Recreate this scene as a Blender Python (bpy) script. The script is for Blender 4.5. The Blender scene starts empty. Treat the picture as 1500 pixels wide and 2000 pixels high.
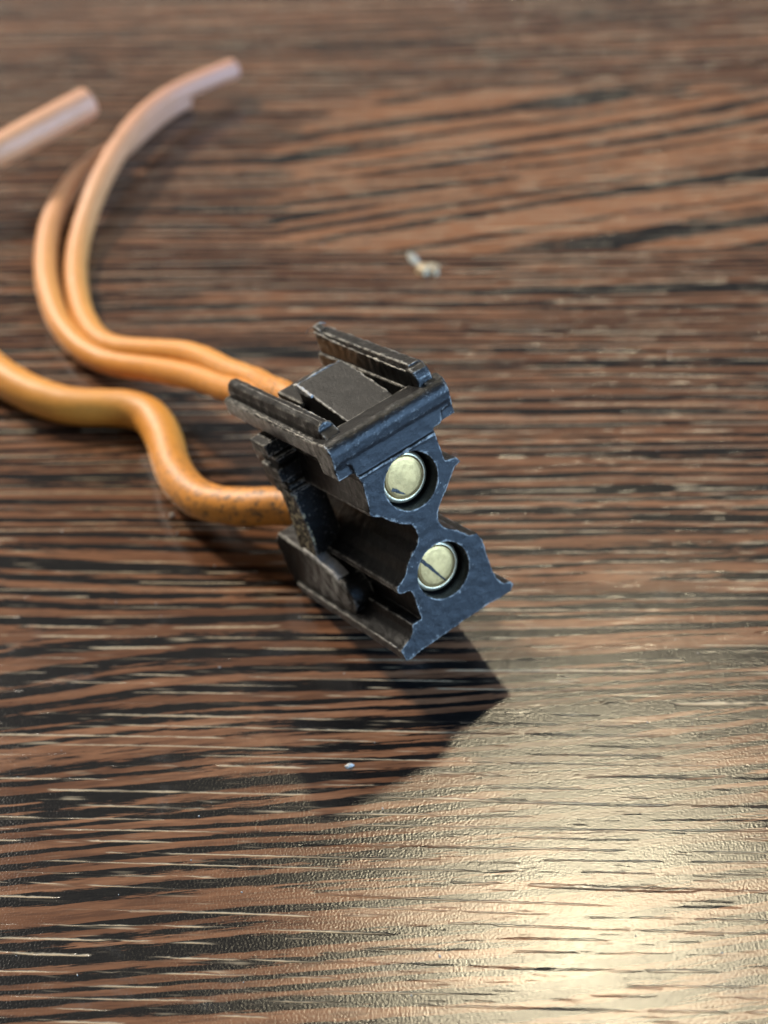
import bpy, bmesh, math, random
from mathutils import Vector, Matrix, noise, geometry

C = bpy.context.scene.collection
S = bpy.context.scene
MM = 0.001

# ---------------------------------------------------------------- camera
cam_d = bpy.data.cameras.new('camera')
cam = bpy.data.objects.new('camera', cam_d)
C.objects.link(cam)
S.camera = cam
PITCH = math.radians(42)
cam.matrix_world = (Matrix.Translation((0, -0.11147, 0.10037)) @ Matrix.Rotation(math.pi / 2 - PITCH, 4, 'X')
                    @ Matrix.Rotation(math.radians(-5.0), 4, 'Z'))
cam_d.sensor_fit = 'VERTICAL'
cam_d.sensor_height = 36
cam_d.sensor_width = 27
cam_d.lens = 61.2
cam_d.clip_start = 0.005
cam_d.clip_end = 20
cam_d.dof.use_dof = True
cam_d.dof.focus_distance = 0.1215
cam_d.dof.aperture_fstop = 32.0
cam_d.dof.aperture_blades = 0

# ---------------------------------------------------------------- light
world = bpy.data.worlds.new('World')
S.world = world
world.use_nodes = True
bg = world.node_tree.nodes['Background']
bg.inputs['Color'].default_value = (0.86, 0.82, 0.76, 1)
bg.inputs['Strength'].default_value = 0.27


def area(name, direction, dist, size, power, col, target=(0, -0.01, 0.01), shape='DISK', size_y=None):
    d = bpy.data.lights.new(name, 'AREA')
    d.shape = shape
    d.size = size
    if size_y:
        d.size_y = size_y
    d.energy = power
    d.color = col
    o = bpy.data.objects.new(name, d)
    C.objects.link(o)
    v = Vector(direction).normalized()
    o.location = Vector(target) + v * dist
    o.rotation_euler = v.to_track_quat('Z', 'Y').to_euler()
    return o


def dirv(az, el):
    a, e = math.radians(az), math.radians(el)
    return (math.sin(a) * math.cos(e), math.cos(a) * math.cos(e), math.sin(e))


area('ceiling_lamp', dirv(11, 57.5), 2.2, 0.09, 13.5, (1.0, 0.86, 0.58))
area('far_lamp', dirv(-38, 38), 2.2, 0.28, 84, (1.0, 0.90, 0.76))
area('window_light', dirv(122, 24), 1.6, 1.0, 66, (0.35, 0.61, 1.0), shape='RECTANGLE', size_y=1.2)
area('glint_strip', dirv(-3, 15), 2.4, 1.35, 2, (1.0, 0.91, 0.76), shape='RECTANGLE', size_y=0.20)  # unseen strip lamp, added to raise glints on the pore walls

S.view_settings.view_transform = 'Standard'
S.view_settings.look = 'None'
S.view_settings.exposure = 0
S.view_settings.gamma = 1
S.cycles.use_denoising = True
S.cycles.max_bounces = 6


# ---------------------------------------------------------------- node helper
class NT:
    def __init__(self, name):
        self.m = bpy.data.materials.new(name)
        self.m.use_nodes = True
        self.t = self.m.node_tree
        self.p = self.t.nodes['Principled BSDF']

    def n(self, kind, **kw):
        x = self.t.nodes.new(kind)
        for k, v in kw.items():
            setattr(x, k, v)
        return x

    def put(self, a, b):
        """a: socket or value, b: input socket"""
        if isinstance(a, (int, float)):
            b.default_value = a
        elif isinstance(a, tuple):
            b.default_value = a if len(a) == len(b.default_value) else a + (1,)
        else:
            self.t.links.new(a, b)

    def math(self, op, a, b=None, c=None, clamp=False):
        x = self.n('ShaderNodeMath', operation=op, use_clamp=clamp)
        for i, q in enumerate((a, b, c)):
            if q is not None:
                self.put(q, x.inputs[i])
        return x.outputs[0]

    def ramp(self, f, lo, hi, a=0.0, b=1.0, smooth=True):
        x = self.n('ShaderNodeMapRange', interpolation_type='SMOOTHSTEP' if smooth else 'LINEAR')
        self.put(f, x.inputs[0])
        for i, q in enumerate((lo, hi, a, b)):
            self.put(q, x.inputs[i + 1])
        return x.outputs[0]

    def mix(self, f, a, b, blend='MIX'):
        x = self.n('ShaderNodeMix', data_type='RGBA', blend_type=blend)
        self.put(f, x.inputs[0])
        self.put(a, x.inputs[6])
        self.put(b, x.inputs[7])
        return x.outputs[2]

    def vec(self, x, y, z=0.0):
        c = self.n('ShaderNodeCombineXYZ')
        for i, q in enumerate((x, y, z)):
            self.put(q, c.inputs[i])
        return c.outputs[0]

    def noise(self, v, scale=1.0, detail=2.0, rough=0.5, dist=0.0):
        x = self.n('ShaderNodeTexNoise')
        self.put(v, x.inputs['Vector'])
        x.inputs['Scale'].default_value = scale
        x.inputs['Detail'].default_value = detail
        x.inputs['Roughness'].default_value = rough
        x.inputs['Distortion'].default_value = dist
        return x.outputs[0]

    def coords(self):
        """object coordinates in millimetres: vector, x, y, z"""
        tc = self.n('ShaderNodeTexCoord')
        sc = self.n('ShaderNodeVectorMath', operation='SCALE')
        self.t.links.new(tc.outputs['Object'], sc.inputs[0])
        sc.inputs['Scale'].default_value = 1000
        sp = self.n('ShaderNodeSeparateXYZ')
        self.t.links.new(sc.outputs[0], sp.inputs[0])
        return sc.outputs[0], sp.outputs[0], sp.outputs[1], sp.outputs[2]

    def bump(self, h, dist_mm, strength=1.0, normal=None):
        b = self.n('ShaderNodeBump')
        b.inputs['Strength'].default_value = strength
        b.inputs['Distance'].default_value = dist_mm * MM
        self.put(h, b.inputs['Height'])
        if normal is not None:
            self.put(normal, b.inputs['Normal'])
        return b.outputs[0]


# ---------------------------------------------------------------- materials
def mat_table():
    k = NT('dark_wood_laminate')
    V, X0, Y0, Z = k.coords()
    # the grain runs a little askew to the table edge
    X = k.math('SUBTRACT', k.math('MULTIPLY', X0, 0.9916), k.math('MULTIPLY', Y0, 0.129))
    Y = k.math('ADD', k.math('MULTIPLY', X0, 0.129), k.math('MULTIPLY', Y0, 0.9916))
    # slow wander of the grain lines
    w1 = k.noise(k.vec(k.math('MULTIPLY', X, 0.008), k.math('MULTIPLY', Y, 0.022)), 1.0, 2.0)
    w2 = k.noise(k.vec(k.math('MULTIPLY', X, 0.03), k.math('MULTIPLY', Y, 0.11), 7.0), 1.0, 2.0)
    wob = k.math('ADD', k.math('MULTIPLY', k.math('SUBTRACT', w1, 0.5), 8.0),
                 k.math('MULTIPLY', k.math('SUBTRACT', w2, 0.5), 1.5))
    # cathedral figure beyond the connector: lines climb towards the right
    cm = k.math('MULTIPLY', k.ramp(Y, 36.0, 43.0), k.ramp(Y, 56.0, 90.0, 1.0, 0.0))
    cm = k.math('MULTIPLY', cm, k.ramp(X, -30.0, 0.0))
    # near edge: lines rise gently to the right
    nm = k.ramp(Y, -8.0, -24.0)
    nl = k.math('MULTIPLY', nm, k.math('MULTIPLY', X, 0.15))
    T = k.math('SUBTRACT', k.math('ADD', Y, wob), nl)
    T = k.math('MULTIPLY_ADD', k.math('MAXIMUM', k.math('SUBTRACT', -6.0, T), 0.0), 0.26, T)
    # streak fields: quasi-regular dark layers, broken up by wide and fine variation
    def streak(T, z, fx):
        ph = k.noise(k.vec(k.math('MULTIPLY', X, 0.006), k.math('MULTIPLY', T, 0.16), 3.0 + z), 1.0, 2.0, 0.5)
        mid = k.noise(k.vec(k.math('MULTIPLY', X, 0.022 * fx), k.math('MULTIPLY', T, 1.25), 11.0 + z), 1.0, 2.0, 0.5)
        fin = k.noise(k.vec(k.math('MULTIPLY', X, 0.19 * fx), k.math('MULTIPLY', T, 3.8), 5.0 + z), 1.0, 3.0, 0.62)
        fib = k.noise(k.vec(k.math('MULTIPLY', X, 0.7), k.math('MULTIPLY', T, 15.0), 2.0 + z), 1.0, 2.0, 0.6)
        per = k.math('SINE', k.math('ADD', k.math('MULTIPLY', T, 5.4), k.math('MULTIPLY', ph, 34.0)))
        f = k.math('ADD', k.math('MULTIPLY', per, 0.17), k.math('MULTIPLY', mid, 1.1))
        f = k.math('ADD', f, k.math('MULTIPLY', fin, 0.62))
        return k.math('ADD', f, k.math('MULTIPLY', fib, 0.30)), fin, fib
    f, fin, fib = streak(T, 0.0, 1.0)
    # the cathedral figure: fewer, bolder layers running off at an angle
    Tc = k.math('MULTIPLY', k.math('ADD', k.math('SUBTRACT', Y, k.math('MULTIPLY', X, 0.27)), k.math('MULTIPLY', wob, 0.6)), 0.36)
    fc, finc, fibc = streak(Tc, 30.0, 0.5)
    edge = k.noise(k.vec(k.math('MULTIPLY', X, 0.03), k.math('MULTIPLY', Y, 0.5), 77.0), 1.0, 2.0, 0.5)
    sel = k.ramp(k.math('ADD', cm, k.math('MULTIPLY', k.math('SUBTRACT', edge, 0.5), 0.9)), 0.40, 0.60)
    f = k.math('ADD', k.math('MULTIPLY', f, k.math('SUBTRACT', 1.0, sel)), k.math('MULTIPLY', k.math('ADD', fc, 0.05), sel))
    dark = k.ramp(f, 0.98, 1.06)           # 0 dark, 1 brown
    # browns
    tone = k.noise(k.vec(k.math('MULTIPLY', X, 0.03), k.math('MULTIPLY', T, 0.5), 21.0), 1.0, 3.0, 0.6)
    brown = k.mix(k.ramp(tone, 0.35, 0.65), (0.098, 0.042, 0.0205), (0.205, 0.096, 0.048))
    brown = k.mix(k.math('MULTIPLY', k.ramp(fib, 0.35, 0.65), 0.35), brown, (0.055, 0.024, 0.013))
    brown = k.mix(k.math('MULTIPLY', k.ramp(fin, 0.56, 0.40), 0.45), brown, (0.036, 0.017, 0.011))
    brown = k.mix(k.math('MULTIPLY', sel, 0.5), brown, (0.22, 0.098, 0.045))
    black = k.mix(k.ramp(fib, 0.3, 0.7), (0.0035, 0.0035, 0.0037), (0.009, 0.008, 0.0072))
    col = k.mix(dark, black, brown)
    # (pores are laid over the grain below)
    # faint grey smears of dust
    sm = k.noise(k.vec(k.math('MULTIPLY', X, 0.10), k.math('MULTIPLY', Y, 0.16), 31.0), 1.0, 4.0, 0.65)
    sg = k.noise(V, 6.0, 2.0, 0.6)
    smf = k.math('MULTIPLY', k.ramp(sm, 0.60, 0.74), k.ramp(sg, 0.42, 0.62, 0.15, 0.6))
    col = k.mix(k.math('MULTIPLY', smf, 0.40), col, (0.13, 0.125, 0.12))
    # embossed pores: long shallow grooves, broken into dashes
    gp = k.noise(k.vec(k.math('MULTIPLY', X, 0.010), k.math('MULTIPLY', Y, 0.20), 41.0), 1.0, 2.0, 0.5)
    jag = k.noise(k.vec(k.math('MULTIPLY', X, 1.1), k.math('MULTIPLY', Y, 4.0), 43.0), 1.0, 2.0, 0.6)
    gs = k.math('ADD', k.math('MULTIPLY', k.math('ADD', Y, k.math('MULTIPLY', wob, 0.25)), 2.9), k.math('MULTIPLY', gp, 9.0))
    gs = k.math('ABSOLUTE', k.math('SINE', k.math('ADD', gs, k.math('MULTIPLY', jag, 0.45))))
    groove = k.ramp(k.math('ADD', gs, k.math('MULTIPLY', jag, 0.20)), 0.12, 0.42, 1.0, 0.0)
    brk = k.noise(k.vec(k.math('MULTIPLY', X, 0.11), k.math('MULTIPLY', Y, 1.0), 51.0), 1.0, 2.0, 0.6)
    groove = k.math('MULTIPLY', groove, k.ramp(brk, 0.475, 0.535))
    g2 = k.noise(k.vec(k.math('MULTIPLY', X, 0.22), k.math('MULTIPLY', Y, 2.8), 61.0), 1.0, 1.0, 0.5)
    pore = k.math('MULTIPLY', k.ramp(g2, 0.62, 0.80), k.ramp(brk, 0.40, 0.55, 0.9, 0.2))
    grv = k.math('MAXIMUM', groove, k.math('MULTIPLY', pore, 0.8))
    grain = k.noise(V, 5.6, 0.6, 0.4)
    grain2 = k.noise(k.vec(k.math('MULTIPLY', X, 1.2), k.math('MULTIPLY', Y, 2.4), 8.0), 1.0, 2.0, 0.5)
    b1 = k.bump(grain, 0.0115, 0.9)
    b2 = k.bump(grain2, 0.008, 0.3, b1)
    b3 = k.bump(k.math('MULTIPLY', grv, -1.0), 0.042, 1.0, b2)
    glint = k.math('MULTIPLY', grv, k.ramp(k.noise(k.vec(k.math('MULTIPLY', X, 0.05), k.math('MULTIPLY', Y, 0.3), 71.0), 1.0, 2.0, 0.5), 0.37, 0.50))
    col = k.mix(k.math('MULTIPLY', glint, 0.8), col, (0.42, 0.33, 0.215))  # glints along the pores, painted in as cream colour
    ro = k.math('ADD', 0.25, k.math('MULTIPLY', k.math('SUBTRACT', sm, 0.5), 0.10))
    dif = k.n('ShaderNodeBsdfDiffuse')
    glo = k.n('ShaderNodeBsdfAnisotropic', distribution='BECKMANN')
    fr = k.n('ShaderNodeFresnel')
    mx = k.n('ShaderNodeMixShader')
    k.put(col, dif.inputs['Color'])
    k.put(b3, dif.inputs['Normal'])
    k.put((1.0, 1.0, 1.0), glo.inputs['Color'])
    k.put(ro, glo.inputs['Roughness'])
    k.put(b3, glo.inputs['Normal'])
    k.put(1.6, fr.inputs['IOR'])
    k.put(b3, fr.inputs['Normal'])
    k.put(fr.outputs[0], mx.inputs[0])
    k.put(dif.outputs[0], mx.inputs[1])
    k.put(glo.outputs[0], mx.inputs[2])
    k.t.nodes.remove(k.p)
    k.t.links.new(mx.outputs[0], k.t.nodes['Material Output'].inputs['Surface'])
    return k.m


def mat_plastic(name, base=(0.0045, 0.0046, 0.0050), rough=0.36, wear=0.55, dust=0.30, flecks=0.0):
    k = NT(name)
    V, X, Y, Z = k.coords()
    geo = k.n('ShaderNodeNewGeometry')
    pt = geo.outputs['Pointiness']
    n1 = k.noise(V, 1.1, 4.0, 0.65)
    n2 = k.noise(V, 5.5, 3.0, 0.6)
    n3 = k.noise(V, 13.0, 2.0, 0.6)
    edge = k.math('MULTIPLY', k.ramp(pt, 0.504, 0.53), k.ramp(n1, 0.36, 0.60))
    edge = k.math('MULTIPLY', edge, k.ramp(n2, 0.30, 0.55))
    col = k.mix(k.ramp(n1, 0.3, 0.7), tuple(c * 0.75 for c in base), tuple(c * 1.35 for c in base))
    speck = k.math('MULTIPLY', k.ramp(n3, 0.63, 0.67), k.ramp(n1, 0.46, 0.60))
    col = k.mix(k.math('MULTIPLY', speck, dust), col, (0.24, 0.23, 0.20))
    col = k.mix(k.math('MULTIPLY', edge, wear), col, (0.46, 0.45, 0.41))
    if flecks:
        fl = k.noise(k.vec(k.math('MULTIPLY', X, 3.4), k.math('MULTIPLY', Y, 3.4), k.math('MULTIPLY', Z, 2.2)), 1.0, 2.0, 0.7)
        flm = k.math('MULTIPLY', k.ramp(fl, 0.54, 0.60), k.ramp(Z, 5.0, 6.0))
        flm = k.math('MULTIPLY', flm, k.ramp(Z, 10.5, 12.4, 1.0, 0.0))
        flm = k.math('MULTIPLY', flm, k.ramp(X, 0.62, 0.48))
        col = k.mix(k.math('MULTIPLY', flm, flecks), col, (0.62, 0.56, 0.36))
    k.put(col, k.p.inputs['Base Color'])
    ro = k.math('ADD', rough, k.math('MULTIPLY', k.math('SUBTRACT', n2, 0.5), 0.25))
    k.put(ro, k.p.inputs['Roughness'])
    b1 = k.bump(n3, 0.030, 0.75)
    b2 = k.bump(n1, 0.08, 0.08, b1)
    k.put(b2, k.p.inputs['Normal'])
    k.p.inputs['IOR'].default_value = 1.38
    k.p.inputs['Specular IOR Level'].default_value = 0.36
    return k.m


def mat_metal(name, base, rough=0.40):
    k = NT(name)
    V, X, Y, Z = k.coords()
    n1 = k.noise(V, 1.4, 4.0, 0.65)
    n2 = k.noise(V, 7.0, 3.0, 0.6)
    col = k.mix(k.ramp(n1, 0.35, 0.65), tuple(c * 0.72 for c in base), base)
    col = k.mix(k.math('MULTIPLY', k.ramp(n2, 0.58, 0.72), 0.35), col, (0.12, 0.10, 0.06))
    k.put(col, k.p.inputs['Base Color'])
    k.p.inputs['Metallic'].default_value = 0.9
    k.put(k.math('ADD', rough, k.math('MULTIPLY', k.math('SUBTRACT', n2, 0.5), 0.3)), k.p.inputs['Roughness'])
    k.put(k.bump(n2, 0.03, 0.4), k.p.inputs['Normal'])
    return k.m


def mat_wire(name, base, dirt_y0=-8.0, dirt_y1=13.0):
    k = NT(name)
    V, X, Y, Z = k.coords()
    n1 = k.noise(V, 0.45, 4.0, 0.6)
    n2 = k.noise(V, 2.6, 4.0, 0.65)
    n3 = k.noise(V, 1.5, 3.0, 0.7)
    body = k.mix(k.ramp(Y, 15.0, 85.0), base, (0.40, 0.19, 0.125))
    col = k.mix(k.math('MULTIPLY', k.ramp(n1, 0.35, 0.65), 0.15), body, (0.30, 0.12, 0.02))
    near = k.ramp(Y, dirt_y1, dirt_y0)
    d = k.math('MULTIPLY', k.ramp(n3, 0.46, 0.62), k.ramp(n2, 0.36, 0.56))
    d = k.math('MULTIPLY', d, k.math('ADD', 0.12, k.math('MULTIPLY', near, 0.85)))
    col = k.mix(d, col, (0.05, 0.032, 0.016))
    pale = k.math('MULTIPLY', k.ramp(n2, 0.62, 0.74), k.math('MULTIPLY', near, 0.4))
    col = k.mix(pale, col, (0.75, 0.48, 0.17))
    k.put(col, k.p.inputs['Base Color'])
    k.put(k.math('ADD', 0.54, k.math('MULTIPLY', k.math('SUBTRACT', n2, 0.5), 0.2)), k.p.inputs['Roughness'])
    k.put(k.bump(n2, 0.05, 0.35), k.p.inputs['Normal'])
    k.p.inputs['Coat Weight'].default_value = 0.12
    k.p.inputs['Coat Roughness'].default_value = 0.45
    return k.m


def mat_crumb(name, a, b):
    k = NT(name)
    V, X, Y, Z = k.coords()
    n1 = k.noise(V, 1.8, 3.0, 0.6)
    k.put(k.mix(k.ramp(n1, 0.4, 0.6), a, b), k.p.inputs['Base Color'])
    k.p.inputs['Roughness'].default_value = 0.5
    return k.m


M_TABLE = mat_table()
M_BLACK = mat_plastic('black_plastic')
M_STRIP = mat_plastic('flecked_black_plastic', flecks=0.85, dust=0.2, rough=0.5)
M_GREY = mat_plastic('worn_grey_plastic', base=(0.26, 0.26, 0.26), dust=0.2, rough=0.5)
M_SCREW = mat_metal('plated_brass', (0.37, 0.24, 0.095))
M_COPPER = mat_metal('dull_copper', (0.45, 0.22, 0.12), 0.5)
M_RIM = mat_metal('rim_highlight', (0.85, 0.72, 0.48), 0.42)
M_SOCKET = mat_plastic('dark_bore', base=(0.008, 0.008, 0.008), wear=0.1, dust=0.1, rough=0.3)
M_ORANGE = mat_wire('orange_insulation', (0.52, 0.205, 0.022))


# ---------------------------------------------------------------- mesh helpers (millimetres)
def prism(bm, outline, y0, y1, holes=(), axis='Y'):
    """closed prism: outline of (a, b) pairs swept from y0 to y1.
    axis Y: a=x b=z; axis X: a=y b=z; axis Z: a=x b=y"""
    loops = [list(outline)] + [list(h) for h in holes]

    def P(a, b, t):
        return {'Y': (a, t, b), 'X': (t, a, b), 'Z': (a, b, t)}[axis]
    flat = [[Vector((a, b, 0)) for a, b in l] for l in loops]
    tris = geometry.tessellate_polygon(flat)
    allp = [p for l in loops for p in l]
    v0 = [bm.verts.new(P(a, b, y0)) for a, b in allp]
    v1 = [bm.verts.new(P(a, b, y1)) for a, b in allp]
    for t in tris:
        for vv in (v0, v1):
            try:
                bm.faces.new([vv[i] for i in t])
            except ValueError:
                pass
    k = 0
    for l in loops:
        n = len(l)
        for i in range(n):
            j = (i + 1) % n
            bm.faces.new((v0[k + i], v0[k + j], v1[k + j], v1[k + i]))
        k += n


def circle(cx, cz, r, n=48):
    return [(cx + r * math.cos(2 * math.pi * i / n), cz + r * math.sin(2 * math.pi * i / n)) for i in range(n)]


def finish(bm):
    bmesh.ops.recalc_face_normals(bm, faces=bm.faces)


def solid(bm, voxel=0.08, smooth=2, rough=0.03, rfreq=1.6, fine=0.008, seed=0.0):
    """one watertight moulded surface out of the prisms, softened and slightly uneven"""
    finish(bm)
    me = bpy.data.meshes.new('raw')
    bm.to_mesh(me)
    bm.free()
    o = bpy.data.objects.new('raw', me)
    C.objects.link(o)
    r = o.modifiers.new('remesh', 'REMESH')
    r.mode = 'VOXEL'
    r.voxel_size = voxel
    if smooth:
        s = o.modifiers.new('smooth', 'SMOOTH')
        s.factor = 0.5
        s.iterations = smooth
    dg = bpy.context.evaluated_depsgraph_get()
    out = bpy.data.meshes.new_from_object(o.evaluated_get(dg))
    bpy.data.objects.remove(o)
    bpy.data.meshes.remove(me)
    nrm = [v.normal.copy() for v in out.vertices]
    off = Vector((seed, seed * 1.7, seed * 0.3))
    for v, n in zip(out.vertices, nrm):
        c = v.co
        d = rough * noise.noise(c * rfreq + off) + fine * noise.noise(c * 5.0 + off)
        v.co = c + n * d
    return out


def link(name, me, mat, parent=None, shade=True):
    me.transform(Matrix.Scale(MM, 4))
    me.name = name
    o = bpy.data.objects.new(name, me)
    C.objects.link(o)
    me.materials.clear()
    me.materials.append(mat)
    if shade:
        me.polygons.foreach_set('use_smooth', [True] * len(me.polygons))
    if parent:
        o.parent = parent
    return o


def bm_mesh(bm):
    finish(bm)
    me = bpy.data.meshes.new('part')
    bm.to_mesh(me)
    bm.free()
    return me


def tag(o, label, cat, group=None):
    o['label'] = label
    o['category'] = cat
    if group:
        o['group'] = group


# ---------------------------------------------------------------- tabletop
bm = bmesh.new()
prism(bm, [(-600, -400), (600, -400), (600, 500), (-600, 500)], -18, 0, axis='Z')
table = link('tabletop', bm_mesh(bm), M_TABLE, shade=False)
table['kind'] = 'structure'

# ---------------------------------------------------------------- connector
# local axes: X across the face, Y into the depth (0 is the front face), Z up
conn = bpy.data.objects.new('terminal_connector', None)
C.objects.link(conn)
conn.empty_display_size = 0.005
ax = Vector((0.8488144, 0.5193752, 0.0988102))
ay = Vector((-0.4631314, 0.8205999, -0.3348510))
az = Vector((-0.2549969, 0.2384643, 0.9370760))
mw = Matrix((ax, ay, az)).transposed().to_4x4()
mw.translation = Vector((0.6973459, -23.1048657, 5.7594369)) * MM
conn.matrix_world = mw
tag(conn, 'black plastic two-hole terminal connector with a bluish front face, standing tilted on the wood', 'connector')

H1 = (5.55, 12.72)
H2 = (5.40, 4.94)
HR = 2.20
profile = [
    (0.50, 17.9), (0.52, 17.1), (1.0, 16.75), (1.45, 16.5), (1.72, 16.2), (1.78, 15.7), (1.85, 15.1), (1.98, 14.5), (1.86, 13.8),
    (1.80, 13.0), (1.62, 12.2), (1.62, 11.95), (1.95, 11.72), (2.4, 11.45), (2.85, 10.85), (3.45, 10.25), (4.3, 9.65), (4.5, 9.2), (4.47, 8.5),
    (4.2, 8.0), (3.5, 7.55), (2.9, 7.0), (2.4, 6.3), (1.9, 6.0), (1.45, 5.8), (1.36, 5.4), (1.5, 5.2), (1.8, 5.1), (2.35, 5.0), (2.46, 4.55),
    (2.40, 3.7), (2.38, 2.65), (2.38, 2.4), (1.5, 2.42), (1.28, 1.8), (0.9, 1.5), (0.2, 1.2), (-0.12, 1.0), (-0.05, 0.5), (0.0, 0.05), (0.5, -0.08),
    (1.5, 0.12), (3.5, 0.16), (5.7, 0.25), (8.0, 0.32), (8.95, 0.2), (9.9, 0.18), (10.32, 0.6), (10.2, 0.95), (9.6, 1.15), (9.2, 1.85), (9.1, 2.95),
    (9.12, 4.3), (9.22, 5.3), (8.95, 6.15), (8.35, 6.3), (7.6, 7.2), (6.65, 8.0), (6.42, 8.7), (6.6, 9.35), (7.4, 10.25), (8.05, 10.75), (8.85, 11.6),
    (9.1, 11.85), (9.72, 12.0), (9.5, 12.5), (8.55, 12.72), (8.6, 13.3), (8.6, 14.2), (8.62, 15.0), (8.7, 15.38), (9.3, 15.42), (9.55, 15.65), (9.7, 16.2),
    (10.3, 16.35), (10.65, 16.6), (10.7, 17.3), (10.6, 17.9)]
low = [p for p in profile if p[1] < 16.0]

housing = bmesh.new()
# face plate with its two screw holes, then the solid shafts behind it
ip = [i for i, p in enumerate(profile) if p[1] <= 15.02]
face = [p for p in profile if p[1] <= 15.12]
prism(housing, face, 0.0, 2.3, holes=[circle(*H1, HR), circle(*H2, HR)])
prism(housing, face, 2.2, 11.6)
prism(housing, [(a + (0.25 if a < 5.4 else -0.25) * (1 if 2 < b < 16 else 0), b) for a, b in face], 11.0, 17.2)
# band above the crease, set a hair behind the face plate
up = [p for p in profile if p[1] >= 14.9]
upL = [p for p in up if p[0] < 5.4]
upR = [p for p in up if p[0] > 5.4]
band = upL + upR
prism(housing, [(1.85, 14.9)] + [(1.78, 15.7), (1.72, 16.2), (1.45, 16.5), (1.0, 16.75), (0.52, 17.1), (0.5, 17.9)][0:0] +
      [(8.62, 14.9), (8.7, 15.38), (9.3, 15.42), (9.55, 15.65), (9.7, 16.2), (10.3, 16.35), (10.6, 16.6), (10.65, 17.3), (10.5, 17.6),
       (0.6, 17.6), (0.52, 17.1), (1.0, 16.75), (1.45, 16.5), (1.72, 16.2), (1.78, 15.7)], 0.16, 2.6)
# bar along the front top edge (rounded lip), as a depth-height section
bar = [(0.02, 16.9)]
for i in range(9):
    a = math.pi * (1.0 - i / 8 * 0.5)
    bar.append((0.85 + 0.90 * math.cos(a), 17.45 + 0.90 * math.sin(a)))
bar += [(2.2, 18.22), (2.66, 18.15), (2.66, 15.5), (0.3, 15.5), (0.3, 16.2)]
prism(housing, bar, 0.48, 10.75, axis='X')
prism(housing, [(0.35, 16.9), (0.35, 17.9), (0.6, 18.35), (1.2, 18.55), (1.8, 18.4), (2.3, 18.2), (2.3, 16.9)], 9.55, 10.95, axis='X')
# slot floor and side walls behind the bar
prism(housing, [(1.8, 14.8), (8.6, 14.8), (8.7, 15.7), (1.8, 15.7)], 2.4, 16.4)
prism(housing, [(0.50, 18.0), (0.52, 16.75), (1.0, 16.45), (1.78, 16.0), (1.85, 14.9), (2.5, 14.9), (2.5, 18.0), (0.8, 18.15)], 2.2, 17.8)
prism(housing, [(8.9, 18.0), (8.6, 14.9), (9.3, 15.42), (9.6, 15.9), (10.3, 16.35), (10.65, 16.6), (10.65, 18.0)], 2.2, 16.8)
# ridge left along the crease
prism(housing, [(-0.07, 15.02), (-0.02, 15.14), (0.3, 15.2), (0.3, 14.8), (0.0, 14.9)], 1.85, 8.62, axis='X')
hs = solid(housing, voxel=0.075, smooth=2, rough=0.03, rfreq=1.5, fine=0.012)
link('housing', hs, M_BLACK, conn)

# rails on the top
bm = bmesh.new()
prism(bm, [(1.0, 17.8), (1.02, 18.7), (1.25, 19.15), (1.65, 19.35), (2.1, 19.2), (2.42, 18.75), (2.5, 17.8)], 2.0, 17.6)
me = bm_mesh(bm)
bm = bmesh.new(); bm.from_mesh(me)
prism(bm, [(1.2, 17.0), (1.2, 18.3), (2.3, 19.0), (2.6, 19.0), (2.6, 17.0)], 1.1, 2.4, axis='X')
o = link('guide_rail', solid(bm, 0.075, 12, 0.05, 1.2, 0.01, 3.0), M_BLACK, conn)
bm = bmesh.new()
prism(bm, [(8.88, 16.6), (9.05, 18.2), (9.1, 19.45), (9.35, 19.85), (10.3, 19.78), (10.55, 19.4), (10.6, 17.4), (10.4, 16.6)], 2.0, 16.5)
prism(bm, [(1.0, 17.6), (0.98, 18.9), (1.25, 19.45), (1.7, 19.65), (2.3, 19.5), (2.3, 17.6)], 9.1, 10.35, axis='X')
prism(bm, [(15.0, 19.4), (16.4, 19.4), (16.7, 20.1), (16.45, 20.3), (15.6, 20.05)], 9.2, 9.9, axis='X')
o = link('guide_rail', solid(bm, 0.075, 3, 0.06, 1.2, 0.01, 8.0), M_BLACK, conn)

# latch tongue between the rails: ramp up to its free end, then a low ledge
bm = bmesh.new()
prism(bm, [(2.3, 17.6), (2.6, 18.12), (9.5, 19.55), (9.75, 19.5), (9.8, 17.9), (2.3, 16.0)], 3.62, 7.72, axis='X')
prism(bm, [(9.5, 15.4), (9.5, 18.1), (13.6, 18.15), (13.8, 17.9), (13.8, 15.4)], 3.4, 7.75, axis='X')
prism(bm, [(2.3, 15.4), (2.3, 17.2), (9.7, 17.9), (9.7, 15.4)], 3.72, 7.62, axis='X')
link('latch_tongue', solid(bm, 0.075, 1, 0.012, 0.8, 0.004, 12.0), M_BLACK, conn)
# torn burr on the near corner of the tongue
bm = bmesh.new()
pts = [(9.85, 19.62), (9.2, 19.72), (8.5, 19.50), (7.9, 19.42), (7.3, 19.2), (7.25, 19.0), (7.9, 19.02), (8.4, 18.95), (9.1, 19.0), (9.8, 18.9)]
prism(bm, pts, 3.45, 3.68, axis='X')
link('burr', solid(bm, 0.06, 1, 0.08, 2.5, 0.03, 4.0), M_GREY, conn)

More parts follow.
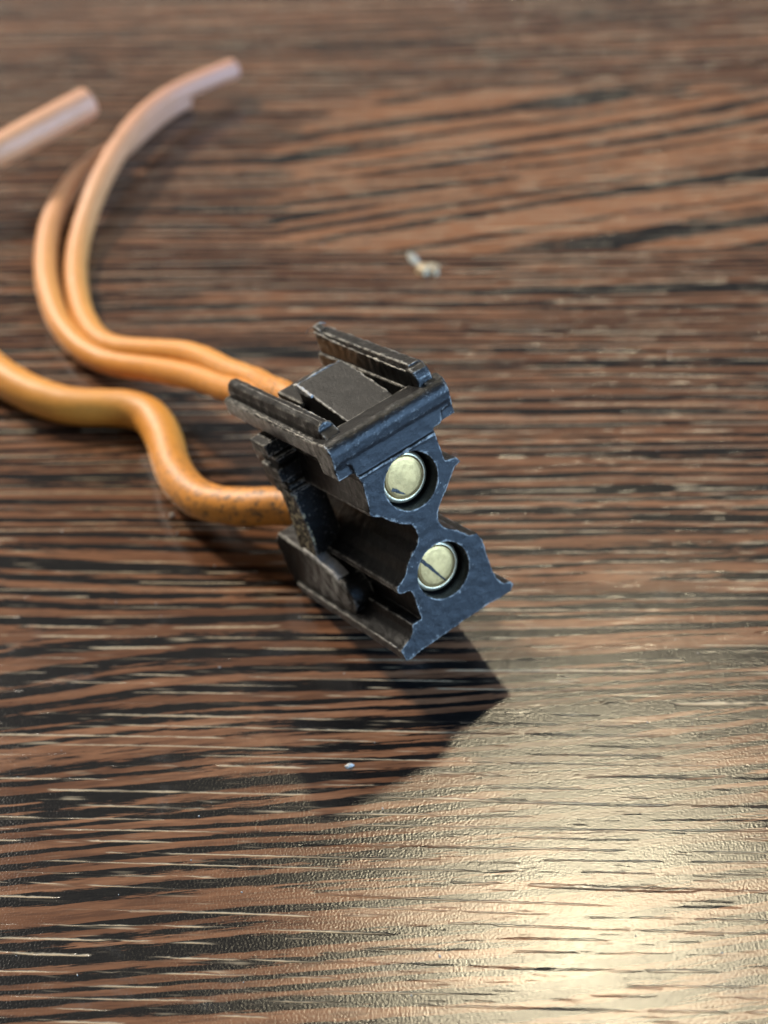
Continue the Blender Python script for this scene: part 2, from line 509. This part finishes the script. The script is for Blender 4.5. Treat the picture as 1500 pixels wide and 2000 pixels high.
# retaining strip that runs down the left side near the rear
bm = bmesh.new()
strip = [(10.9, 16.2), (11.0, 15.6), (10.85, 14.6), (10.9, 13.7), (10.75, 13.2), (10.6, 12.4), (10.5, 11.0), (10.4, 9.4), (10.4, 8.0), (10.6, 6.7), (11.0, 5.5),
         (14.2, 5.2), (13.7, 6.7), (13.3, 8.4), (13.1, 10.1), (13.0, 13.0), (13.0, 14.6), (13.0, 16.2)]
prism(bm, strip, 0.35, 2.9, axis='X')
prism(bm, [(10.45, 13.9), (10.4, 12.8), (13.3, 12.9), (13.2, 13.95)], -0.12, 2.0, axis='X')
prism(bm, [(10.7, 16.1), (10.6, 15.1), (13.0, 15.2), (13.1, 16.1)], -0.25, 2.0, axis='X')
link('retaining_strip', solid(bm, 0.07, 1, 0.03, 1.8, 0.03, 21.0), M_STRIP, conn)
# rounded spring tabs behind the strip
for zc, xo in ((14.6, 0.2), (12.2, 0.3)):
    bm = bmesh.new()
    prism(bm, [(13.0, zc + 1.0), (14.2, zc + 0.8), (14.7, zc + 0.2), (14.75, zc - 0.6), (14.2, zc - 1.1), (13.0, zc - 1.2)], xo, xo + 2.5, axis='X')
    link('spring_tab', solid(bm, 0.09, 4, 0.08, 1.3, 0.02, zc), M_BLACK, conn)

for zc in (14.75, 12.2, 11.6):
    bm = bmesh.new()
    prism(bm, [(10.35, zc + 0.16), (10.3, zc - 0.14), (11.6, zc - 0.2), (11.7, zc + 0.2)], 0.10, 1.9, axis='X')
    link('rib', solid(bm, 0.06, 2, 0.05, 2.0, 0.02, zc), M_STRIP, conn)
bm = bmesh.new()
prism(bm, [(7.2 + 1.5 * math.cos(a * math.pi / 12) + 1.0, 2.75 + 1.55 * math.sin(a * math.pi / 12)) for a in range(24)], 0.25, 2.2, axis='X')
link('catch_tip', solid(bm, 0.08, 12, 0.06, 1.2, 0.01, 41.0), M_BLACK, conn)
# wedge-shaped catch on the foot below the strip
bm = bmesh.new()
prism(bm, [(18.6, 0.7), (18.9, 4.6), (17.6, 5.7), (13.2, 5.35), (11.5, 5.15), (9.8, 4.85), (8.0, 4.2), (7.1, 3.3), (7.3, 2.2), (8.2, 1.4), (9.6, 1.05), (12.0, 0.75)],
      0.15, 2.9, axis='X')
link('catch', solid(bm, 0.08, 30, 0.06, 1.2, 0.01, 33.0), M_BLACK, conn)
bm = bmesh.new()
prism(bm, [(13.3, 5.62), (11.4, 5.40), (11.0, 5.24), (10.6, 5.10), (9.8, 5.02), (8.9, 4.75), (8.2, 4.35), (8.5, 4.1), (9.6, 4.2), (10.5, 4.5), (11.0, 4.9), (13.3, 5.2)], 0.22, 1.35, axis='X')
link('scuffed_edge', solid(bm, 0.07, 2, 0.04, 1.6, 0.02, 35.0), M_GREY, conn)


# pale frayed plastic along the sharp edges
def fray(pts, r=0.055, seed=0.0):
    P = [Vector(p) for p in pts]
    path = []
    for a, b in zip(P, P[1:]):
        n = max(2, int((b - a).length / 0.12))
        path += [a.lerp(b, i / n) for i in range(n)]
    path.append(P[-1])
    bm = bmesh.new()
    rings = []
    for i, p in enumerate(path):
        t = (path[min(i + 1, len(path) - 1)] - path[max(i - 1, 0)]).normalized()
        a = t.orthogonal().normalized()
        b = t.cross(a)
        w_ = noise.noise(p * 1.3 + Vector((seed, 0, 0)))
        rr = r * max(0.12, 0.75 + 1.3 * w_ + 0.5 * noise.noise(p * 4.0 + Vector((seed, 1, 0))))
        if i in (0, len(path) - 1):
            rr *= 0.3
        q = p + Vector((noise.noise(p * 2.0), noise.noise(p * 2.0 + Vector((9, 0, 0))), noise.noise(p * 2.0 + Vector((0, 9, 0))))) * 0.05
        rings.append([bm.verts.new(q + (a * math.cos(k * math.pi / 3) + b * math.sin(k * math.pi / 3)) * rr) for k in range(6)])
    for x, y in zip(rings, rings[1:]):
        for k in range(6):
            bm.faces.new((x[k], x[(k + 1) % 6], y[(k + 1) % 6], y[k]))
    bm.faces.new(rings[0])
    bm.faces.new(rings[-1])
    return link('frayed_edge', bm_mesh(bm), M_FRAY, conn)


M_FRAY = mat_crumb('frayed_plastic', (0.30, 0.29, 0.26), (0.07, 0.07, 0.068))
fray([(3.7, 9.68, 19.53), (5.5, 9.7, 19.55), (7.62, 9.68, 19.53)], 0.07, 1.0)
fray([(7.68, 9.6, 19.5), (7.7, 6.0, 18.80), (7.7, 2.9, 18.16)], 0.045, 2.0)
fray([(9.15, 16.6, 19.75), (9.12, 12.0, 19.52), (9.1, 7.0, 19.45), (9.1, 2.2, 19.35)], 0.075, 3.0)
fray([(9.35, 16.7, 20.15), (9.9, 16.62, 20.22), (10.3, 16.5, 19.95)], 0.08, 4.0)
fray([(9.3, 16.75, 20.05), (9.0, 17.1, 20.0), (8.7, 17.2, 19.75)], 0.05, 6.0)
fray([(0.60, 17.3, 18.08), (0.62, 10.0, 18.12), (0.6, 4.0, 18.1), (0.6, 1.0, 18.0)], 0.05, 5.0)
fray([(2.42, 11.0, 18.85), (2.45, 7.0, 18.8), (2.45, 3.0, 18.72)], 0.05, 7.0)
fray([(1.62, 9.0, 12.1), (1.6, 5.0, 12.15), (1.6, 0.3, 12.2)], 0.035, 8.0)
fray([(-0.08, 17.0, 1.05), (-0.1, 12.0, 1.1), (-0.1, 6.0, 1.12), (-0.1, 0.5, 1.12)], 0.05, 9.0)


# screws, each a domed plated head with a driver slot
def screw(cx, cz, ang, slot):
    bm = bmesh.new()
    R = 1.99
    n = 64
    prof = [(0.0, 0.97), (0.5, 0.977), (1.0, 1.003), (1.35, 1.035), (1.55, 1.08), (1.62, 1.13), (R, 1.50), (R, 2.6)]
    rings = []
    for r, d in prof[1:]:
        rings.append([bm.verts.new((r * math.cos(2 * math.pi * i / n), d, r * math.sin(2 * math.pi * i / n))) for i in range(n)])
    c = bm.verts.new((0, prof[0][1], 0))
    for i in range(n):
        j = (i + 1) % n
        bm.faces.new((c, rings[0][i], rings[0][j]))
        for a, b in zip(rings, rings[1:]):
            bm.faces.new((a[i], a[j], b[j], b[i]))
    bm.faces.new(rings[-1])
    me = bm_mesh(bm)
    me.transform(Matrix.Rotation(ang, 4, 'Y'))
    me.transform(Matrix.Translation((cx, 0, cz)))
    o = link('screw', me, M_SCREW, conn, shade=False)
    # rim round the head, its highlight put in as a paler metal
    bm = bmesh.new()
    sec = [(1.66, 1.125), (1.72, 1.11), (1.95, 1.24), (R + 0.02, 1.40), (R + 0.02, 1.60), (1.7, 1.5)]
    rr = [[bm.verts.new((r * math.cos(2 * math.pi * i / n), d, r * math.sin(2 * math.pi * i / n))) for i in range(n)] for r, d in sec]
    for a, b in zip(rr, rr[1:] + rr[:1]):
        for i in range(n):
            j = (i + 1) % n
            bm.faces.new((a[i], a[j], b[j], b[i]))
    me = bm_mesh(bm)
    me.transform(Matrix.Translation((cx, 0, cz)))
    link('rim', me, M_RIM, o)
    # driver slot, filled with dirt
    bm = bmesh.new()
    (xa, za), (xb, zb) = slot
    u = Vector((xb - xa, zb - za)).normalized()
    p = Vector((-u.y, u.x))
    L = math.hypot(xb - xa, zb - za)
    pts = []
    for sgn in (1, -1):
        side = []
        for i in range(13):
            t = i / 12
            wd = 0.17 * (1 - 0.75 * t) * (1 + 0.45 * noise.noise(Vector((t * 9, sgn * 3, cx))))
            q = Vector((xa, za)) + u * (t * L) + p * (wd * sgn)
            side.append((q.x, q.y))
        pts += side if sgn > 0 else side[::-1]
    prism(bm, pts, 0.9, 1.2)
    for v in bm.verts:                      # follow the dome of the head
        if v.co.y < 1.0:
            r_ = math.hypot(v.co.x, v.co.z)
            for (ra, da), (rb, db) in zip(prof, prof[1:]):
                if ra <= r_ <= rb:
                    v.co.y = da + (db - da) * (r_ - ra) / (rb - ra) - 0.012
    me = bm_mesh(bm)
    me.transform(Matrix.Translation((cx, 0, cz)))
    link('slot', me, M_SOCKET, o, shade=False)
    return o


screw(H1[0], H1[1], math.radians(52), ((-1.25, -0.30), (-0.40, -1.22)))
screw(H2[0], H2[1], math.radians(16), ((-0.98, 1.15), (0.42, -1.75)))


# ---------------------------------------------------------------- wires
def spline(pts, step=0.35):
    P = [Vector(p) for p in pts]
    P = [P[0] * 2 - P[1]] + P + [P[-1] * 2 - P[-2]]
    out = []
    for i in range(1, len(P) - 2):
        a, b, c, d = P[i - 1:i + 3]
        n = max(2, int((c - b).length / step))
        for j in range(n):
            t = j / n
            out.append(0.5 * ((2 * b) + (c - a) * t + (2 * a - 5 * b + 4 * c - d) * t * t + (3 * b - a - 3 * c + d) * t ** 3))
    out.append(P[-2])
    for _ in range(12):                     # ease the bends
        out = [out[0]] + [(out[i - 1] + out[i] * 2 + out[i + 1]) / 4 for i in range(1, len(out) - 1)] + [out[-1]]
    return out


def wire(name, pts, r, seed):
    path = spline(pts)
    bm = bmesh.new()
    n = 28
    up = Vector((0, 0, 1))
    rings = []
    N = len(path)
    side = None
    for i, p in enumerate(path):
        t = (path[min(i + 1, N - 1)] - path[max(i - 1, 0)]).normalized()
        if side is None:
            side = t.cross(up).normalized()
        side = (side - t * side.dot(t)).normalized()
        u = side.cross(t)
        rr = r * (0.90 + 0.10 * min(1.0, i * 2.5 / N) + 0.03 * noise.noise(p * 0.22 + Vector((seed, 0, 0))))
        ring = []
        for k in range(n):
            a = 2 * math.pi * k / n
            q = p + (side * math.cos(a) + u * math.sin(a)) * rr
            q += (q - p).normalized() * 0.035 * noise.noise(q * 0.9 + Vector((0, seed, 0)))
            if q.z < 0.02:
                q.z = 0.02
            ring.append(bm.verts.new(q))
        rings.append(ring)
    # cut end: slightly rounded rim and a flat face
    t = (path[-1] - path[-2]).normalized()
    for k_, s_ in ((0.12, 0.96), (0.20, 0.86)):
        rings.append([bm.verts.new(path[-1] + (v.co - path[-1]) * s_ + t * k_) for v in rings[N - 1]])
    for a, b in zip(rings, rings[1:]):
        for k in range(n):
            bm.faces.new((a[k], a[(k + 1) % n], b[(k + 1) % n], b[k]))
    bm.faces.new(rings[0])
    bm.faces.new(rings[-1])
    o = link(name, bm_mesh(bm), M_ORANGE)
    bm = bmesh.new()
    rc = r * 0.42
    rings = []
    for k_, s_ in ((0.0, 1.0), (0.22, 1.0), (0.30, 0.85)):
        rings.append([bm.verts.new(path[-1] + t * k_ + (side * math.cos(2 * math.pi * k / 14) + side.cross(t) * math.sin(2 * math.pi * k / 14)) * rc * s_) for k in range(14)])
    for a, b in zip(rings, rings[1:]):
        for k in range(14):
            bm.faces.new((a[k], a[(k + 1) % 14], b[(k + 1) % 14], b[k]))
    bm.faces.new(rings[-1])
    bm.faces.new(rings[0])
    link('copper_core', bm_mesh(bm), M_COPPER, o, shade=False)
    return o


THICK = [(-3.45, -6.18, 5.8), (-5.84, -4.98, 5.4), (-8.61, -3.55, 4.9), (-10.58, -2.86, 4.4), (-12.04, -2.16, 4.0), (-14.92, -0.48, 3.3), (-17.09, 2.68, 2.7), (-18.34, 6.4, 2.3), (-19.11, 10.28, 2.0), (-20.59, 13.89, 1.8), (-22.64, 15.29, 1.75), (-24.36, 15.69, 1.75), (-27.82, 16.32, 1.75), (-31.39, 18.44, 1.75), (-33.87, 20.67, 1.75), (-36.31, 23.5, 1.75), (-39.9, 28.74, 1.8), (-45.62, 37.81, 2.2), (-48.43, 47.48, 3.0), (-46.1, 52.8, 4.5), (-41.26, 55.58, 5.5), (-37.99, 57.14, 6.0), (-34.24, 60.15, 6.3), (-31.45, 62.51, 6.5), (-28.89, 64.77, 6.6)]
PAIR_UPPER = [(-5.01, -4.01, 14.0), (-7.11, 0.6, 13.2), (-8.91, 4.42, 11.2), (-9.64, 6.33, 10.4), (-12.18, 9.82, 9.0), (-14.59, 14.05, 7.4), (-17.06, 17.3, 6.0), (-20.87, 20.91, 4.0), (-24.0, 23.63, 2.6), (-26.07, 26.47, 1.8), (-27.73, 30.43, 1.3), (-28.75, 34.62, 1.1), (-29.37, 39.04, 1.1), (-29.47, 43.39, 1.2), (-28.99, 47.66, 1.7), (-27.99, 51.85, 2.6), (-26.79, 56.17, 3.2), (-25.13, 61.18, 3.6), (-22.92, 66.5, 3.6), (-19.78, 71.1, 3.4), (-16.2, 74.32, 3.2), (-13.11, 76.69, 3.0)]
PAIR_LOWER = [(-5.54, -3.59, 12.0), (-8.07, 1.36, 11.4), (-10.78, 5.38, 10.0), (-12.64, 8.16, 8.6), (-15.78, 12.89, 6.5), (-19.57, 17.53, 4.2), (-23.44, 21.2, 2.4), (-26.04, 23.72, 1.6), (-28.33, 26.82, 1.2), (-30.25, 30.67, 1.1), (-31.58, 35.05, 1.1), (-32.41, 39.51, 1.1), (-32.8, 44.06, 1.1), (-32.76, 48.73, 1.1), (-32.02, 53.46, 1.1), (-30.4, 58.48, 1.1), (-28.02, 61.65, 1.15), (-25.95, 63.96, 1.15), (-24.17, 67.2, 1.15), (-22.34, 70.23, 1.15), (-20.71, 72.34, 1.15), (-19.05, 73.89, 1.15)]
o = wire('orange_wire', THICK, 1.76, 1.0)
tag(o, 'thick orange wire bending in an S out of the lower part of the connector', 'wire', 'orange wires')
o = wire('orange_wire', PAIR_UPPER, 1.2, 5.0)
tag(o, 'thin orange wire on the right of the pair, crossing over the other', 'wire', 'orange wires')
o = wire('orange_wire', PAIR_LOWER, 1.22, 9.0)
tag(o, 'thin orange wire on the left of the pair, bending widest and passing beneath the other', 'wire', 'orange wires')


# ---------------------------------------------------------------- crumbs on the wood
def crumb(loc, size, mat, label, seed, rot=0.0, name='crumb'):
    bm = bmesh.new()
    bmesh.ops.create_icosphere(bm, subdivisions=3, radius=1.0)
    for v in bm.verts:
        v.co *= 1 + 0.75 * noise.noise(v.co * 1.7 + Vector((seed, 0, 0)))
        v.co = Vector((v.co.x * size[0], v.co.y * size[1], max(v.co.z, -0.6) * size[2]))
    me = bm_mesh(bm)
    me.transform(Matrix.Rotation(rot, 4, 'Z'))
    o = link(name, me, mat)
    o.location = Vector((loc[0], loc[1], size[2] * 0.6)) * MM
    tag(o, label, 'crumb', 'crumbs on the wood')
    return o


M_PALE = mat_crumb('pale_crumb', (0.50, 0.40, 0.25), (0.24, 0.16, 0.085))
M_BLUISH = mat_crumb('bluish_crumb', (0.17, 0.20, 0.20), (0.26, 0.26, 0.22))
M_WHITE = mat_crumb('white_crumb', (0.40, 0.38, 0.34), (0.28, 0.27, 0.24))
crumb((6.4, 35.7), (1.15, 0.8, 0.4), M_PALE, 'cream crumb lying on the wood beyond the connector', 1.0, -0.4)
crumb((5.3, 37.9), (0.38, 1.3, 0.22), M_BLUISH, 'bluish grey sliver touching the cream crumb', 4.0, 0.35)
crumb((-4.22, -27.8), (0.28, 0.17, 0.14), M_WHITE, 'tiny white speck in the dark shadow before the connector', 7.0, 0.3, 'white_speck')
crumb((-18.4, 1.94), (0.20, 0.20, 0.16), M_WHITE, 'tiny pale speck just below the bend of the thick wire', 9.0, 0.0, 'white_speck')

# fine dust lying about
random.seed(7)
bm = bmesh.new()
for _ in range(150):
    x, y = random.uniform(-45, 45), random.uniform(-52, 60)
    r = 0.03 + 0.05 * random.random() ** 2
    m_ = Matrix.Translation((x, y, r * 0.4)) @ Matrix.Rotation(random.uniform(0, 6.28), 4, 'Z') @ Matrix.Diagonal((random.uniform(0.7, 2.2), 1, 0.7, 1))
    bmesh.ops.create_icosphere(bm, subdivisions=1, radius=r, matrix=m_)
dust = link('dust', bm_mesh(bm), mat_crumb('dust', (0.34, 0.32, 0.29), (0.2, 0.19, 0.17)))
dust['kind'] = 'stuff'
tag(dust, 'fine pale dust specks scattered over the dark wood', 'dust')
